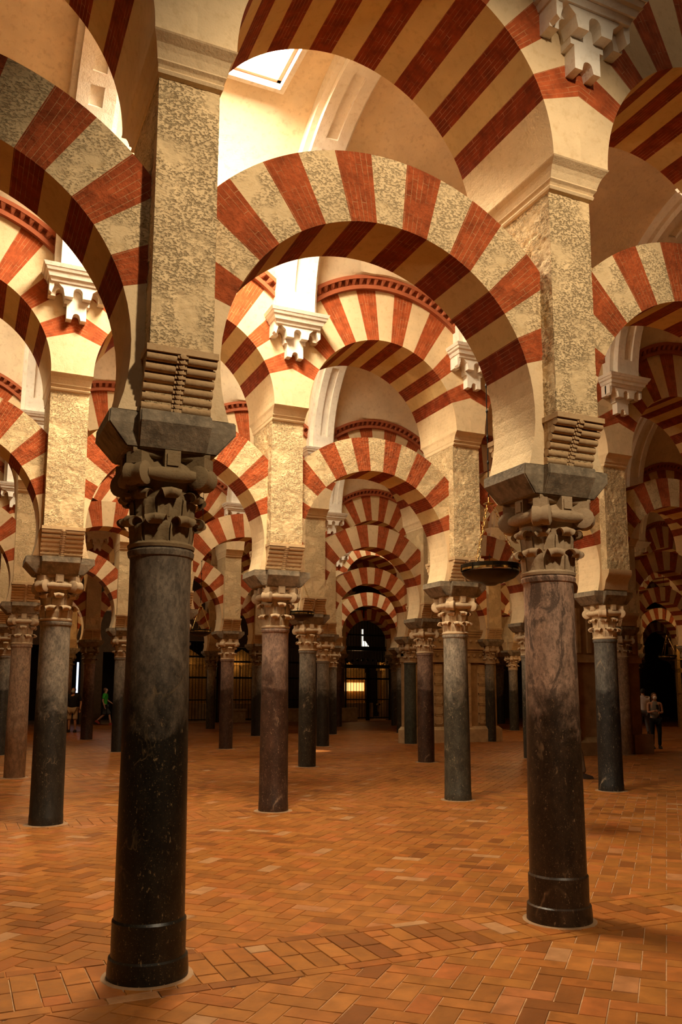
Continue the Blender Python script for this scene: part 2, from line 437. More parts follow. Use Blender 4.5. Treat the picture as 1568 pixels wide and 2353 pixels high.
def capital_mesh(seed=0, detail=True):
    rnd = random.Random(seed); b = MB(); n = 32 if detail else 16
    z0, z1 = Z_SH, Z_CAP
    b.lathe([(.175, z0 - .01), (.21, z0), (.215, z0 + .02), (.20, z0 + .035), (.19, z0 + .04), (.192, z0 + .2), (.20, z0 + .34), (.225, z0 + .42), (.25, z0 + .47), (.24, z0 + .5), (.2, z0 + .54), (.2, z0 + .56)], n)
    def leaf(phi, zb, zt, rb, w, out):
        nu = 8 if detail else 2
        H = zt - zb; cr = .030
        pr = [(rb, zb, 1), (rb + .006, zb + H * .3, 1.), (rb + .008, zb + H * .5, 1.), (rb + .013, zb + H * .68, .97)]
        for q in (175, 145, 115, 88, 60, 30, 0, -35, -70):
            pr.append((rb + out - cr - .012 + (out - .04 if q > 90 else out - .04) * 0 + (cr + (.012 if q < 100 else .022)) * cos(math.radians(q)), zt - cr + cr * sin(math.radians(q)), .92 - .46 * (175 - q) / 245))
        vs = []
        for (r, z, ww) in pr:
            for i in range(nu + 1):
                s_ = 2 * i / nu - 1; a = phi + s_ * w * ww
                rr = r - .010 * (1 - abs(s_)) ** .5 + (.010 if abs(s_) < .15 else 0) + (.006 if abs(s_) > .8 else 0)
                vs.append((rr * cos(a), rr * sin(a), z - .012 * s_ * s_))
        m = len(pr); o = len(vs)
        for (r, z, ww) in pr:
            for i in range(nu + 1):
                s_ = 2 * i / nu - 1; a = phi + s_ * w * ww * .96
                rr = max(.17, r - .022); vs.append((rr * cos(a), rr * sin(a), z - (.012 if r > rb + .03 else 0)))
        fs = []
        for off in (0, o):
            fs += [(off + j * (nu + 1) + i, off + j * (nu + 1) + i + 1, off + (j + 1) * (nu + 1) + i + 1, off + (j + 1) * (nu + 1) + i) for j in range(m - 1) for i in range(nu)]
        for j in range(m - 1):
            for i in (0, nu):
                k = j * (nu + 1) + i; fs.append((k, k + nu + 1, o + k + nu + 1, o + k))
        for i in range(nu):
            k = (m - 1) * (nu + 1) + i; fs.append((k, k + 1, o + k + 1, o + k))
        b.add(vs, fs)
    for k in range(8):
        leaf(2 * PI * k / 8 + PI / 8 + rnd.uniform(-.03, .03), z0 + .035, z0 + .205 + rnd.uniform(-.008, .008), .195, .36, .085)
    for k in range(8):
        leaf(2 * PI * k / 8, z0 + .19, z0 + .365 + rnd.uniform(-.008, .008), .197, .35, .08)
    # corner volutes
    for k in range(4):
        a = PI / 4 + k * PI / 2
        Tt = Matrix.Translation((.29 * cos(a), .29 * sin(a), z0 + .445)) @ Matrix.Rotation(a, 4, 'Z') @ Matrix.Rotation(PI / 2, 4, 'X')
        q = rnd.uniform(.9, 1.08)
        b.lathe([(.001, -.075), (.055 * q, -.075), (.082 * q, -.062), (.078 * q, -.02), (.07 * q, 0), (.078 * q, .02), (.082 * q, .062), (.055 * q, .075), (.001, .075)], 14 if detail else 8, T=Tt)
        Tb = Matrix.Rotation(a, 4, 'Z')
        b.frustum if False else None
        b.box(.16, .335, -.055, .055, z0 + .5, z0 + .575, T=Tb)
        b.box(.10, .27, -.035, .035, z0 + .37, z0 + .5, T=Tb)
        # boss in the middle of every side, and the ovolo between the volutes
        Tm = Matrix.Rotation(k * PI / 2, 4, 'Z')
        b.box(.15, .262, -.05, .05, z0 + .485, z0 + .60, T=Tm)
        if detail: b.box(.255, .272, -.036, .036, z0 + .5, z0 + .575, T=Tm)
        b.tube([Tm @ Vector((.232, y, z0 + .45)) for y in (-.15, -.08, 0, .08, .15)], [.035, .048, .05, .048, .035], 8)
    # concave abacus
    out = []
    for k in range(4):
        a0 = k * PI / 2 - PI / 4; a1 = a0 + PI / 2
        for t in range(6):
            f = t / 6; p0 = Vector((cos(a0), sin(a0))) * .345; p1 = Vector((cos(a1), sin(a1))) * .345
            p = p0.lerp(p1, f) * (1 - .13 * sin(PI * f)); out.append(p)
    m = len(out)
    b.add([(p.x * .93, p.y * .93, z0 + .555) for p in out] + [(p.x, p.y, z0 + .575) for p in out] + [(p.x, p.y, z1 + .001) for p in out],
          [tuple(range(m - 1, -1, -1)), tuple(range(2 * m, 3 * m))] + [(r * m + i, r * m + (i + 1) % m, (r + 1) * m + (i + 1) % m, (r + 1) * m + i) for r in (0, 1) for i in range(m)])
    return b.mesh('capital', smooth=1.0)
ME['cap'] = [capital_mesh(s) for s in (1, 2)]
ME['capS'] = capital_mesh(3, False)

def shaft_mesh(r0=.205, r1=.192, ring=True, base=.0, lean=0, flutes=0, n=48):
    b = MB()
    pr = [(r0 + base, -.005), (r0 + base, .05)]
    if base: pr += [(r0 + base * .8, .12), (r0 + base * .35, .13)]
    if base > .02: pr += [(r0 + base * .35, .33), (r0, .345)]
    for k in range(1, 12): z = .4 + (Z_SH - .5) * k / 12; pr.append((r0 + (r1 - r0) * (z / Z_SH) + .003 * sin(z * 2), z))
    pr += [(r1, Z_SH - .075), (r1 + .003, Z_SH - .06)]
    if ring: pr += [(r1 + .012, Z_SH - .052), (r1 + .016, Z_SH - .035), (r1 + .018, Z_SH - .02), (r1 + .010, Z_SH - .008), (r1 + .004, Z_SH)]
    else: pr += [(r1, Z_SH)]
    if flutes:
        vs = []; m = flutes * 4
        for r, z in pr:
            for j in range(m):
                a = 2 * PI * j / m; rr = r - (.014 if j % 4 == 2 else .010 if j % 2 else 0) * (1 if z > .2 else 0)
                vs.append((rr * cos(a), rr * sin(a), z))
        b.add(vs, [(i * m + j, i * m + (j + 1) % m, (i + 1) * m + (j + 1) % m, (i + 1) * m + j) for i in range(len(pr) - 1) for j in range(m)])
    else: b.lathe(pr, n)
    return b.mesh('shaft', smooth=.6)
ME['sh0'] = shaft_mesh(.212, .194, base=.03); ME['sh1'] = shaft_mesh(.205, .192, base=.008); ME['sh2'] = shaft_mesh(.2, .19, base=0, n=28)
ME['shF'] = shaft_mesh(.17, .16, flutes=20)
cb = MB(); cb.lathe([(.20, -.004), (.29, -.004), (.27, .006), (.20, .012)], 32, cap=False); ME['collar'] = cb.mesh('mortar_collar')

GREY = lambda n, zb=1.45, **k: marble(n, (.15, .135, .11), (.016, .013, .009), zb, **k)
MAR = {
    'L': marble('grey_black_marble', (.14, .105, .070), (.0075, .006, .0038), 1.78, speck=(.26, .17, .08), vein=.35, rough=.38),
    'R': marble('pink_brown_marble', (.34, .21, .14), (.022, .012, .006), 1.65, speck=(.28, .17, .09), blotch=.85),
    'A': marble('rose_brown_marble', (.24, .15, .105), (.030, .014, .008), 1.92, speck=(.4, .25, .15)),
    'B': marble('pale_grey_marble', (.27, .225, .165), (.028, .024, .016), 1.85, speck=(.4, .3, .18)),
    'C': marble('dark_grey_marble', (.20, .165, .12), (.012, .010, .007), 1.7, speck=(.2, .14, .08)),
    'G': marble('blue_black_marble', (.11, .10, .085), (.009, .008, .007), 1.75, speck=(.3, .22, .14), vein=.8),
    'O': marble('ochre_granite', (.26, .165, .10), (.11, .055, .025), .9, speck=(.3, .18, .09)),
    'E': marble('veined_grey_marble', (.22, .19, .145), (.020, .017, .012), 1.9, speck=(.36, .27, .16), vein=.9),
    'Gr': marble('green_black_marble', (.05, .052, .038), (.02, .022, .015), .9, speck=(.12, .11, .07)),
}
CAPM = {'d': M['cap_dark'], 't': M['cap_tan'], 'p': M['cap_pale']}

ROWN = ['front', 'second', 'third', 'fourth', 'fifth', 'farthest']
ORD = ['first', 'second', 'third', 'fourth', 'fifth', 'sixth', 'seventh', 'eighth', 'ninth', 'tenth', 'eleventh', 'twelfth', 'thirteenth', 'fourteenth']
RANGE = {0: (-1, 2), 1: (-1, 6), 2: (-1, 8), 3: (-1, 10), 4: (0, 11), 5: (0, 12)}
# look of every column the photograph shows: marble, capital, label
COL = {
    (0, 0): ('L', 'd', 'thick near-black marble column in the left foreground, grey toward its top'),
    (1, 0): ('R', 't', 'mottled pinkish-brown column in the right foreground, dark below'),
    (0, 1): ('C', 't', 'grey column with black lower half just left of the foreground black column'),
    (1, 1): ('A', 't', 'rose-brown column standing just right of the foreground black column'),
    (2, 1): ('B', 'p', 'pale grey column with dark base left of the pinkish foreground column'),
    (3, 1): ('G', 'p', 'blue-black veined column right of the pinkish foreground column'),
    (0, 2): ('O', 't', 'ochre granite column at the far left edge of the view'),
    (2, 2): ('E', 'p', 'streaked grey and black column under the hanging lamp right of rose-brown column'),
    (3, 2): ('A', 'p', 'brown column with a pale capital directly left of the pale grey column'),
    (4, 2): ('E', 'p', 'blue-grey column half hidden behind the pinkish foreground column'),
    (5, 2): ('O', 't', 'slim pinkish column against the plain stone pier at right'),
    (1, 3): ('C', 't', 'speckled dark column half hidden behind the left foreground column'),
    (2, 3): ('A', 'p', 'small pinkish-grey column between the two darkest gaps left of centre'),
    (3, 3): ('C', 'p', 'dark grey column behind the streaked grey and black one'),
    (4, 3): ('Gr', 't', 'greenish-black column attached to the carved stone pier'),
    (5, 3): ('F', 't', 'slender fluted column in front of the carved stone pier'),
    (1, 4): ('A', 'd', 'dim brown column behind and left of the person in green'),
    (3, 4): ('C', 'd', 'thin dark column seen just left of the rose-brown column'),
    (4, 4): ('C', 'p', 'dark grey column, third in line left of the central gate'),
    (7, 4): ('B', 'p', 'small pale column in the gap left of the pinkish foreground column'),
}
PXH = {(3, 1): 'corS', (5, 2): 'corS'}
def ordn(i, j): return ORD[i - RANGE[j][0]]
def node(i, j):
    x, y = i * S - (.65 if (i, j) == (7, 4) else 0), j * V
    pk = '0' if j == 0 else '1'
    mk, ck, lab = COL.get((i, j), (('A', 'C', 'B', 'E')[(i * 3 + j) % 4], 'd' if j > 3 else 't', None))
    if lab is None:
        lab = f'{ordn(i, j)} stone column from the left in the {ROWN[j]} arcade'
    t = thing('column', lab, 'column', (x, y, 0), group='columns of the hall')
    me = ME['sh0'] if j == 0 else ME['shF'] if mk == 'F' else ME['sh1'] if j == 1 else ME['sh2']
    link('shaft', me, MAR['E' if mk == 'F' else mk], t, rot=(0, 0, (i * 2.3 + j) % 6))
    link('capital', ME['cap'][(i + j) % 2] if j < 3 else ME['capS'], CAPM[ck], t)
    ib = link('impost_block', ME['impost'], M['impost'], t); ib.scale.x = 1 if j == 0 else 1.07
    link('mortar_collar', ME['collar'], M['mortar'], t)
    where = {(0, 0): 'above the left foreground black column', (1, 0): 'above the pinkish foreground column', (1, 1): 'above the rose-brown column', (2, 1): 'above the pale grey column', (0, 1): 'above the grey column left of the foreground one', (3, 1): 'above the blue-black veined column'}.get((i, j), f'over the {ordn(i, j)} column of the {ROWN[j]} arcade')
    p = thing('pier', ('chiselled' if j < 2 else 'plain') + ' cream stone pier ' + where, 'pier', (x, y, 0), group='piers carrying the upper arches')
    link('pier_shaft', ME['pier' + pk] if not (j == 1) else ME['pier0b'], M['pier0'] if j < 2 else M['cream_rough'], p)
    ck2 = PXH.get((i, j), 'cor' + pk)
    mm = M['modillion'] if j == 0 else M['modillion_pale']
    link('roll_corbel', ME[ck2], mm, p); link('roll_corbel', ME[ck2], mm, p, rot=(0, 0, PI))
    link('cornice', ME['mould' + pk], M['cream'], p)
ME['pier0b'] = pier_mesh(.245, True)

def span(i, j):
    x, y = (i + .5) * S, j * V
    b = ORD[i - RANGE[j][0]]
    lo = {(0, 0): 'big striped horseshoe arch spanning between the two foreground columns', (-1, 0): 'striped horseshoe arch left of the foreground black column, cut by the frame',
          (1, 0): 'striped horseshoe arch right of the pinkish foreground column', (1, 1): 'striped horseshoe arch from the rose-brown to the pale grey column',
          (0, 1): 'striped horseshoe arch ending at the left of the rose-brown column'}.get((i, j), f'lower red and cream horseshoe arch, {b} bay of the {ROWN[j]} arcade')
    up = {(0, 0): 'huge upper striped arch spanning the top of the view between foreground piers', (-1, 0): 'upper striped arch at the top left corner beside the foreground pier',
          (1, 0): 'upper striped arch at the top right corner beside the white corbel', (1, 1): 'upper striped arch with terracotta dentils above the rose-brown and pale grey columns'}.get((i, j), f'upper red and cream arch with dentil moulding, {b} bay of the {ROWN[j]} arcade')
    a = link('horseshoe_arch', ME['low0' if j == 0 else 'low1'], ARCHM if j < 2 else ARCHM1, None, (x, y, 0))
    tag(a, lo, 'arch', 'lower horseshoe arches')
    u = thing('upper_arch', up, 'arch', (x, y, 0), group='upper round arches')
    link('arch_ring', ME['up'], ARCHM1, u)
    link('dentil_cornice', ME['dentil'], M['terracotta'], u, (0, -T_U, 0))
    link('dentil_cornice', ME['dentil'], M['terracotta'], u, (0, T_U, 0), (0, 0, PI))
for j, (a, b_) in RANGE.items():
    for i in range(a, b_ + 1): node(i, j)
    for i in range(a, b_): span(i, j)

# ------------------------------------------------------------------ vaults: webs, ribs, corbels
RV, ZV = 2.60, 7.12
def vault_mesh(hole=None):
    b = MB(); nx, ny = 36, 56; y0, y1 = T_U - .03, V - T_U + .03
    def zf(x, y):
        s = abs(y - V / 2); zb = ZV + math.sqrt(max(0, RV * RV - s * s))
        e = min(y - y0, y1 - y); rl = RC + .13 + .10 * min(1, e)
        zl = ZCC + math.sqrt(max(0, rl * rl - x * x)) + .25 * max(0, e) * max(0, 1 - abs(x) / 1.6)
        return max(zb, zl)
    vs = []; fs = []
    for j in range(ny + 1):
        for i in range(nx + 1):
            x = -S / 2 + S * i / nx; y = y0 + (y1 - y0) * j / ny; vs.append((x, y, zf(x, y)))
    for j in range(ny):
        for i in range(nx):
            x = -S / 2 + S * (i + .5) / nx; y = y0 + (y1 - y0) * (j + .5) / ny
            if hole and hole[0] < x < hole[1] and hole[2] < y < hole[3]: continue
            k = j * (nx + 1) + i; fs.append((k, k + nx + 1, k + nx + 2, k + 1))
    b.add(vs, fs)
    return b.mesh('ceiling', smooth=.5, normals=False)
HOLE = (-S / 2 + S * 10 / 36, -S / 2 + S * 26 / 36, V / 2 - .92, V / 2 + .92)
ME['web'] = vault_mesh(); ME['webH'] = vault_mesh(HOLE)

def rib_mesh():
    b = MB(); hw = .235; r0 = 2.30; zc = 7.12; n = 48
    P = lambda r, t, x: (x, V / 2 + r * cos(t), zc + r * sin(t))
    def blk(ra, rb_, x0, x1, t0, t1, k):
        for i in range(k):
            ta = t0 + (t1 - t0) * i / k; tb = t0 + (t1 - t0) * (i + 1) / k
            vs = [P(ra, ta, x0), P(ra, ta, x1), P(ra, tb, x1), P(ra, tb, x0), P(rb_, ta, x0), P(rb_, ta, x1), P(rb_, tb, x1), P(rb_, tb, x0)]
            f = [(0, 1, 2, 3), (7, 6, 5, 4), (0, 3, 7, 4), (1, 5, 6, 2)]
            if i == 0: f.append((0, 4, 5, 1))
            if i == k - 1: f.append((3, 2, 6, 7))
            b.add(vs, f)
    blk(r0 + .045, RV + .05, -hw + .01, hw - .01, 0, PI, n)
    blk(r0, r0 + .06, -hw, -.085, 0, PI, n); blk(r0, r0 + .06, .085, hw, 0, PI, n)
    # solid stretches between the sunk panels
    for a, c in ((0, 7), (46, 50), (56, 60), (84, 96), (120, 124), (130, 134), (173, 180)):
        blk(r0, r0 + .06, -.09, .09, math.radians(a), math.radians(c), 3)
    # outer thin edge strips
    blk(r0 + .12, RV + .05, -hw - .07, hw + .07, 0, PI, n)
    return b.mesh('rib_band')
ME['rib'] = rib_mesh()

def white_corbel_mesh():
    b = MB(); zt = 7.12
    def notch(xc, w, z, k=6): return [(xc + w * cos(a), z + w * sin(a)) for a in [PI * q / k for q in range(k, -1, -1)]]
    y0 = -T_U + .01
    # back tier: two side blocks and a long central pendant
    zb = zt - .17
    A = [(-.36, zb), (-.36, zb - .18), (-.27, zb - .18)] + [(-.27, zb - .13)] + notch(-.215, .055, zb - .13) + [(-.16, zb - .26), (-.125, zb - .26), (-.125, zb - .46), (-.055, zb - .46)] + notch(0, .045, zb - .42) + [(.055, zb - .46), (.125, zb - .46), (.125, zb - .26), (.16, zb - .26)] + notch(.215, .055, zb - .13) + [(.27, zb - .13), (.27, zb - .18), (.36, zb - .18), (.36, zb)]
    b.prism(A, y0 - .13, y0 + .05)
    # front tier
    B = [(-.27, zb), (-.24, zb - .05), (-.185, zb - .1), (-.165, zb - .2), (-.06, zb - .2)] + notch(0, .058, zb - .13) + [(.06, zb - .2), (.165, zb - .2), (.185, zb - .1), (.24, zb - .05), (.27, zb)]
    b.prism(B, y0 - .23, y0 - .05)
    for s in (-1, 1):                       # side returns
        Bs = [(s * .30, zb), (s * .36, zb), (s * .36, zb - .15), (s * .33, zb - .18), (s * .30, zb - .08)]
        b.prism(Bs, y0 - .22, y0 - .1)
    # moulded abacus
    for (w, d, za, zb_) in ((.34, .25, -.20, -.15), (.37, .29, -.15, -.10), (.395, .31, -.10, -.085), (.40, .33, -.085, -.045), (.43, .355, -.045, .0)):
        b.frustum((-w, w, y0 - d, y0 + .05, zt + za), (-w - .02, w + .02, y0 - d - .02, y0 + .05, zt + zb_))
    return b.mesh('vault_corbel')
ME['wcorb'] = white_corbel_mesh()

def skylight(i, a, power, col=(1, .86, .62)):
    x, y = (i + .5) * S, a * V
    t = thing('skylight', f'bright rectangular skylight with wooden frame in the vault, bay {ORD[i + 1]} of aisle {ORD[a + 1]}', 'skylight', (x, y, 9.7), group='skylights in the vaults')
    b = MB(); h0, h1, g0, g1 = HOLE[0] - .02, HOLE[1] + .02, HOLE[2] - .02, HOLE[3] + .02
    for (x0, x1, ya, yb) in ((h0 - .07, h0, g0 - .07, g1 + .07), (h1, h1 + .07, g0 - .07, g1 + .07), (h0, h1, g0 - .07, g0), (h0, h1, g1, g1 + .07)):
        b.box(x0, x1, ya, yb, -.26, .62)
    link('shaft_lining', b.mesh('shaft_lining'), M['white'], t)
    b = MB()
    for (x0, x1, ya, yb) in ((h0, h0 + .05, g0, g1), (h1 - .05, h1, g0, g1), (h0, h1, g0, g0 + .05), (h0, h1, g1 - .05, g1), (-.02, .02, g0, g1)):
        b.box(x0, x1, ya, yb, -.17, -.13)
    link('frame', b.mesh('frame'), M['wood'], t)
    b = MB(); b.add([(h0, g0, -.12), (h1, g0, -.12), (h1, g1, -.12), (h0, g1, -.12)], [(0, 1, 2, 3)])
    link('glazing', b.mesh('glazing'), emis('sky_glow_%d' % power, col, power / 9.), t)['label'] = 'glowing daylight pane'

SKY = {(0, 0): 1, (-1, 1): 1, (1, 1): 1, (0, 2): 1, (2, 2): 1, (-1, -1): 1, (1, -1): 1, (4, 3): 1}
RA = {-1: (-2, 3), 0: (-2, 6), 1: (-2, 8), 2: (-2, 9), 3: (-2, 11), 4: (-2, 12), 5: (-1, 13)}
for a, (i0, i1) in RA.items():
    for i in range(i0, i1):
        o = link('ceiling', ME['webH' if (i, a) in SKY else 'web'], M['vault'], None, ((i + .5) * S, a * V, 0)); tag(o, kind='structure')
    for i in range(i0 + 1, i1):
        nm = {(1, 0): 'broad white vault rib with sunk panels rising at the centre top', (0, 0): 'vault rib behind the left foreground pier'}.get((i, a), f'white vault rib over aisle {ORD[a + 1]}, {ORD[i - i0 - 1]} from the left')
        r = thing('vault_rib', nm, 'vault rib', (i * S, a * V, 0), group='transverse vault ribs')
        link('rib_band', ME['rib'], M['white'], r)
        link('vault_corbel', ME['wcorb'], M['white'], r, (0, V, 0))
        link('vault_corbel', ME['wcorb'], M['white'], r, (0, 0, 0), (0, 0, PI))
PW = {(0, 0): 1000, (-1, 1): 260, (1, 1): 240, (0, 2): 300, (2, 2): 130, (-1, -1): 35, (1, -1): 20, (4, 3): 220}
for (i, a) in SKY: skylight(i, a, PW[(i, a)])

# ------------------------------------------------------------------ floor of herringbone brick
def floor_mat(name='terracotta_paver'):
    m, nt, b = newmat(name)
    g = nt.nodes.new('ShaderNodeNewGeometry'); rp = g.outputs['Random Per Island']
    v = coord(nt)
    c = ramp(nt, rp, [(0., (.19, .058, .011)), (.15, (.27, .095, .016)), (.4, (.34, .125, .022)), (.6, (.31, .092, .016)), (.8, (.38, .142, .028)), (.93, (.37, .105, .022)), (1., (.40, .21, .09))])
    n1 = noi(nt, v, 7, 5, .6); n2 = noi(nt, v, .5, 3)
    c = mix(nt, ramp(nt, n1, [(.35, .45), (.65, 0.)]), c, (.12, .045, .012))
    
    r = math_(nt, 'ADD', .34, math_(nt, 'MULTIPLY', n1, .3))
    setb(nt, b, c, r, 0, .18)
    bump(nt, b, math_(nt, 'ADD', noi(nt, v, 30, 3), math_(nt, 'MULTIPLY', noi(nt, v, 4, 2), 2.)), .25, .006)
    return m
FM = floor_mat()
def floor():
    b = MB(); w = .146; g = .0026; c45 = cos(PI / 4)
    X0, X1, Y0, Y1 = -13, 46, -7, 39
    def vis(x, y):
        # keep what the camera or a step aside could see: a fan in front of it
        dx, dy = x + 1.16, y + 5.41; z = dx * .41 + dy * .912; s = dx * .912 - dy * .41
        return z > .3 and abs(s) < .56 * z + 3
    def tile(cx, cy, hx, hy, ca, sa, z):
        dz = [random.uniform(-.0012, .0012) for _ in range(4)]; ch = .0025
        vs = []
        for k, (a_, c_) in enumerate(((-1, -1), (1, -1), (1, 1), (-1, 1))):
            x, y = a_ * (hx - g), c_ * (hy - g); vs.append((cx + x * ca - y * sa, cy + x * sa + y * ca, z - .005))
        for k, (a_, c_) in enumerate(((-1, -1), (1, -1), (1, 1), (-1, 1))):
            x, y = a_ * (hx - g - ch), c_ * (hy - g - ch); vs.append((cx + x * ca - y * sa, cy + x * sa + y * ca, z + dz[k]))
        b.add(vs, [(4, 5, 6, 7), (0, 1, 5, 4), (1, 2, 6, 5), (2, 3, 7, 6), (3, 0, 4, 7)])
    n = int(90 / w)
    for i in range(-n, n):
        for j in range(-n, n):
            d = (i - j) % 4
            if d not in (0, 3): continue
            if d == 0: cx, cy, hx, hy = (i + 1) * w, (j + .5) * w, w, w / 2
            else: cx, cy, hx, hy = (i + .5) * w, (j + 1) * w, w / 2, w
            x = (cx - cy) * c45; y = (cx + cy) * c45
            if not (X0 < x < X1 and Y0 < y < Y1) or not vis(x, y): continue
            fr = (y + V / 2) % V - V / 2
            if abs(fr) < .30: continue
            tile(x, y, hx, hy, c45, c45, 0)
    # a straight border band under every arcade
    for j in range(-1, 7):
        y = j * V; x = X0
        k = 0
        while x < X1:
            if vis(x, y):
                tile(x, y - .352, .145, .05, 1, 0, .004); tile(x + .1, y + .352, .145, .05, 1, 0, .004)
            x += .292
        x = X0
        while x < X1:
            if vis(x, y):
                q = (k % 3)
                if q == 0: tile(x, y - .15, .0725, .146, 1, 0, .004); tile(x, y + .15, .0725, .146, 1, 0, .004)
                elif q == 1: tile(x, y - .225, .0725, .072, 1, 0, .004); tile(x, y, .0725, .146, 1, 0, .004); tile(x, y + .225, .0725, .072, 1, 0, .004)
                else: tile(x, y - .15, .0725, .146, 1, 0, .004); tile(x, y + .15, .0725, .146, 1, 0, .004)
            x += .1465; k += 1
    o = link('floor', b.mesh('floor', normals=False), FM); tag(o, kind='structure')
    s = MB(); s.box(-14.5, 48, -13.2, 46, -.25, -.004); o = link('floor', s.mesh('floor_bed'), plain('floor_joint_mortar', (.34, .19, .09), .9, var=.4)); tag(o, kind='structure')
floor()

# ------------------------------------------------------------------ outer walls
def wall(name, x0, x1, y0, y1, z1=10.4, mat=None):
    b = MB(); b.box(x0, x1, y0, y1, 0, z1); o = link(name, b.mesh(name), mat or M['dark']); tag(o, kind='structure')
wall('wall_left', -14.5, -14.2, -13.2, 46); wall('wall_right', 47.7, 48, -13.2, 46); wall('wall_front', -14.2, 47.7, -13.2, -13)
b = MB(); b.box(-14.5, 48, -13.2, 46, 10.45, 10.6); o = link('ceiling', b.mesh('roof_deck'), M['dark']); tag(o, kind='structure')

# back wall of the hall with its chapel openings
YB = 39.0
CROSS = (16.60, 31.40, 5.14)
OPEN = [(1.2, 3.0, 3.9), (3.7, 4.55, 3.6), (5.6, 8.6, 3.6), (9.2, 11.6, 4.3), (12.1, 14.9, 4.0), (15.4, 18.2, 4.0), (19.05, 21.9, 6.3), (22.2, 24.6, 4.0), (26.5, 29, 4.0)]
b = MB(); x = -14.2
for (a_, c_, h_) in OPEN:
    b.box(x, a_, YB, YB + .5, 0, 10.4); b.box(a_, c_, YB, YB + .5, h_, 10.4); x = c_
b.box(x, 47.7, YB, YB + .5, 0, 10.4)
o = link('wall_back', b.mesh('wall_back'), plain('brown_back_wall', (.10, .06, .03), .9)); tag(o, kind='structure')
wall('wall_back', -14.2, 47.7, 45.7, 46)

def gate(x0, x1, h, label, big=False):
    t = thing('iron_gate', label, 'gate', ((x0 + x1) / 2, YB - .06, 0), group='iron chapel gates'); w = (x1 - x0) / 2
    b = MB(); n = int(2 * w / .17)
    for k in range(n + 1):
        x = -w + 2 * w * k / n; b.tube([(x, 0, 0.1), (x, 0, h - .05)], .014, 6)
    link('bars', b.mesh('bars'), M['iron'], t)
    b = MB()
    for z in (.12, 1.15, 2.3, h * .8): b.box(-w, w, -.03, .03, z, z + (.06 if z < 2.2 else .1))
    for x in (-w, w - .08): b.box(x, x + .08, -.04, .04, 0, h)
    link('frame', b.mesh('frame'), M['iron'], t)
    if big:
        b = MB()
        b.box(-w, w, -.1, .1, 3.95, 4.2); b.box(-w, w, -.06, .06, 2.95, 3.15)
        for k in range(9):
            x = -w + .15 + (2 * w - .3) * k / 8; b.lathe([(.001, -.09), (.07, -.03), (.09, 0), (.06, .05), (.001, .12)], 8, T=Matrix.Translation((x, 0, 3.3 + .12 * sin(PI * k / 8))))
        b.box(-.03, .03, -.02, .02, 5.6, 6.25); b.box(-.2, .2, -.02, .02, 5.98, 6.04)
        link('crest', b.mesh('crest'), M['iron'], t)
        for s in (-1, 1): 
            b = MB(); b.box(-.045 + s * .06, .045 + s * .06, -.05, .05, 0, 2.95); link('gate_stile', b.mesh('gate_stile'), M['iron'], t)
gate(9.2, 11.6, 4.25, 'tall black iron grille with golden light behind, left of centre')
gate(12.1, 14.9, 3.95, 'black iron grille behind the small pinkish-grey column')
gate(15.4, 18.2, 3.95, 'dark iron grille hidden mostly behind the rose-brown column')
gate(19.05, 21.9, 6.0, 'central iron gate at the end of the nested arches', True)
gate(22.2, 24.6, 3.95, 'iron grille with golden bars right of the central gate')

def altar(x, label, w=2.2, h=3.2, y=YB + 2.6, z0=.4):
    t = thing('altarpiece', label, 'altarpiece', (x, y, 0), group='gilded altarpieces in the chapels')
    b = MB(); b.box(-w / 2, w / 2, 0, .3, z0, z0 + h)
    link('back_panel', b.mesh('back_panel'), M['gold'], t)
    b = MB()
    for k in range(5):
        x_ = -w / 2 + .1 + (w - .2) * k / 4
        b.lathe([(.06, z0 + .5), (.08, z0 + .55), (.05, z0 + .62), (.05, z0 + h - .7), (.08, z0 + h - .62), (.09, z0 + h - .5)], 10, T=Matrix.Translation((x_, -.12, 0)))
    link('columns', b.mesh('altar_columns'), M['gold'], t)
    b = MB(); b.box(-w / 2 - .1, w / 2 + .1, -.25, .3, z0 + h - .5, z0 + h - .3); b.prism([(-w / 2, z0 + h - .3), (w / 2, z0 + h - .3), (0, z0 + h + .4)], -.2, .25)
    link('entablature', b.mesh('entablature'), M['gold'], t)
    b = MB(); b.box(-w / 2 - .1, w / 2 + .1, -.9, 0, 0, .95 if z0 > .3 else .9); b.box(-w / 2 - .1, w / 2 + .1, -.3, .3, .8, z0 + .5); link('altar_table', b.mesh('altar_table'), M['ashlar'], t)
altar(10.6, 'gilded altarpiece behind the grille left of centre'); altar(13.7, 'gilded altarpiece behind the small pinkish-grey column')
altar(20.4, 'glowing altarpiece behind the central gate', 2.4, 2.6); altar(23.6, 'gilded altarpiece right of the central gate', 2., 3.)
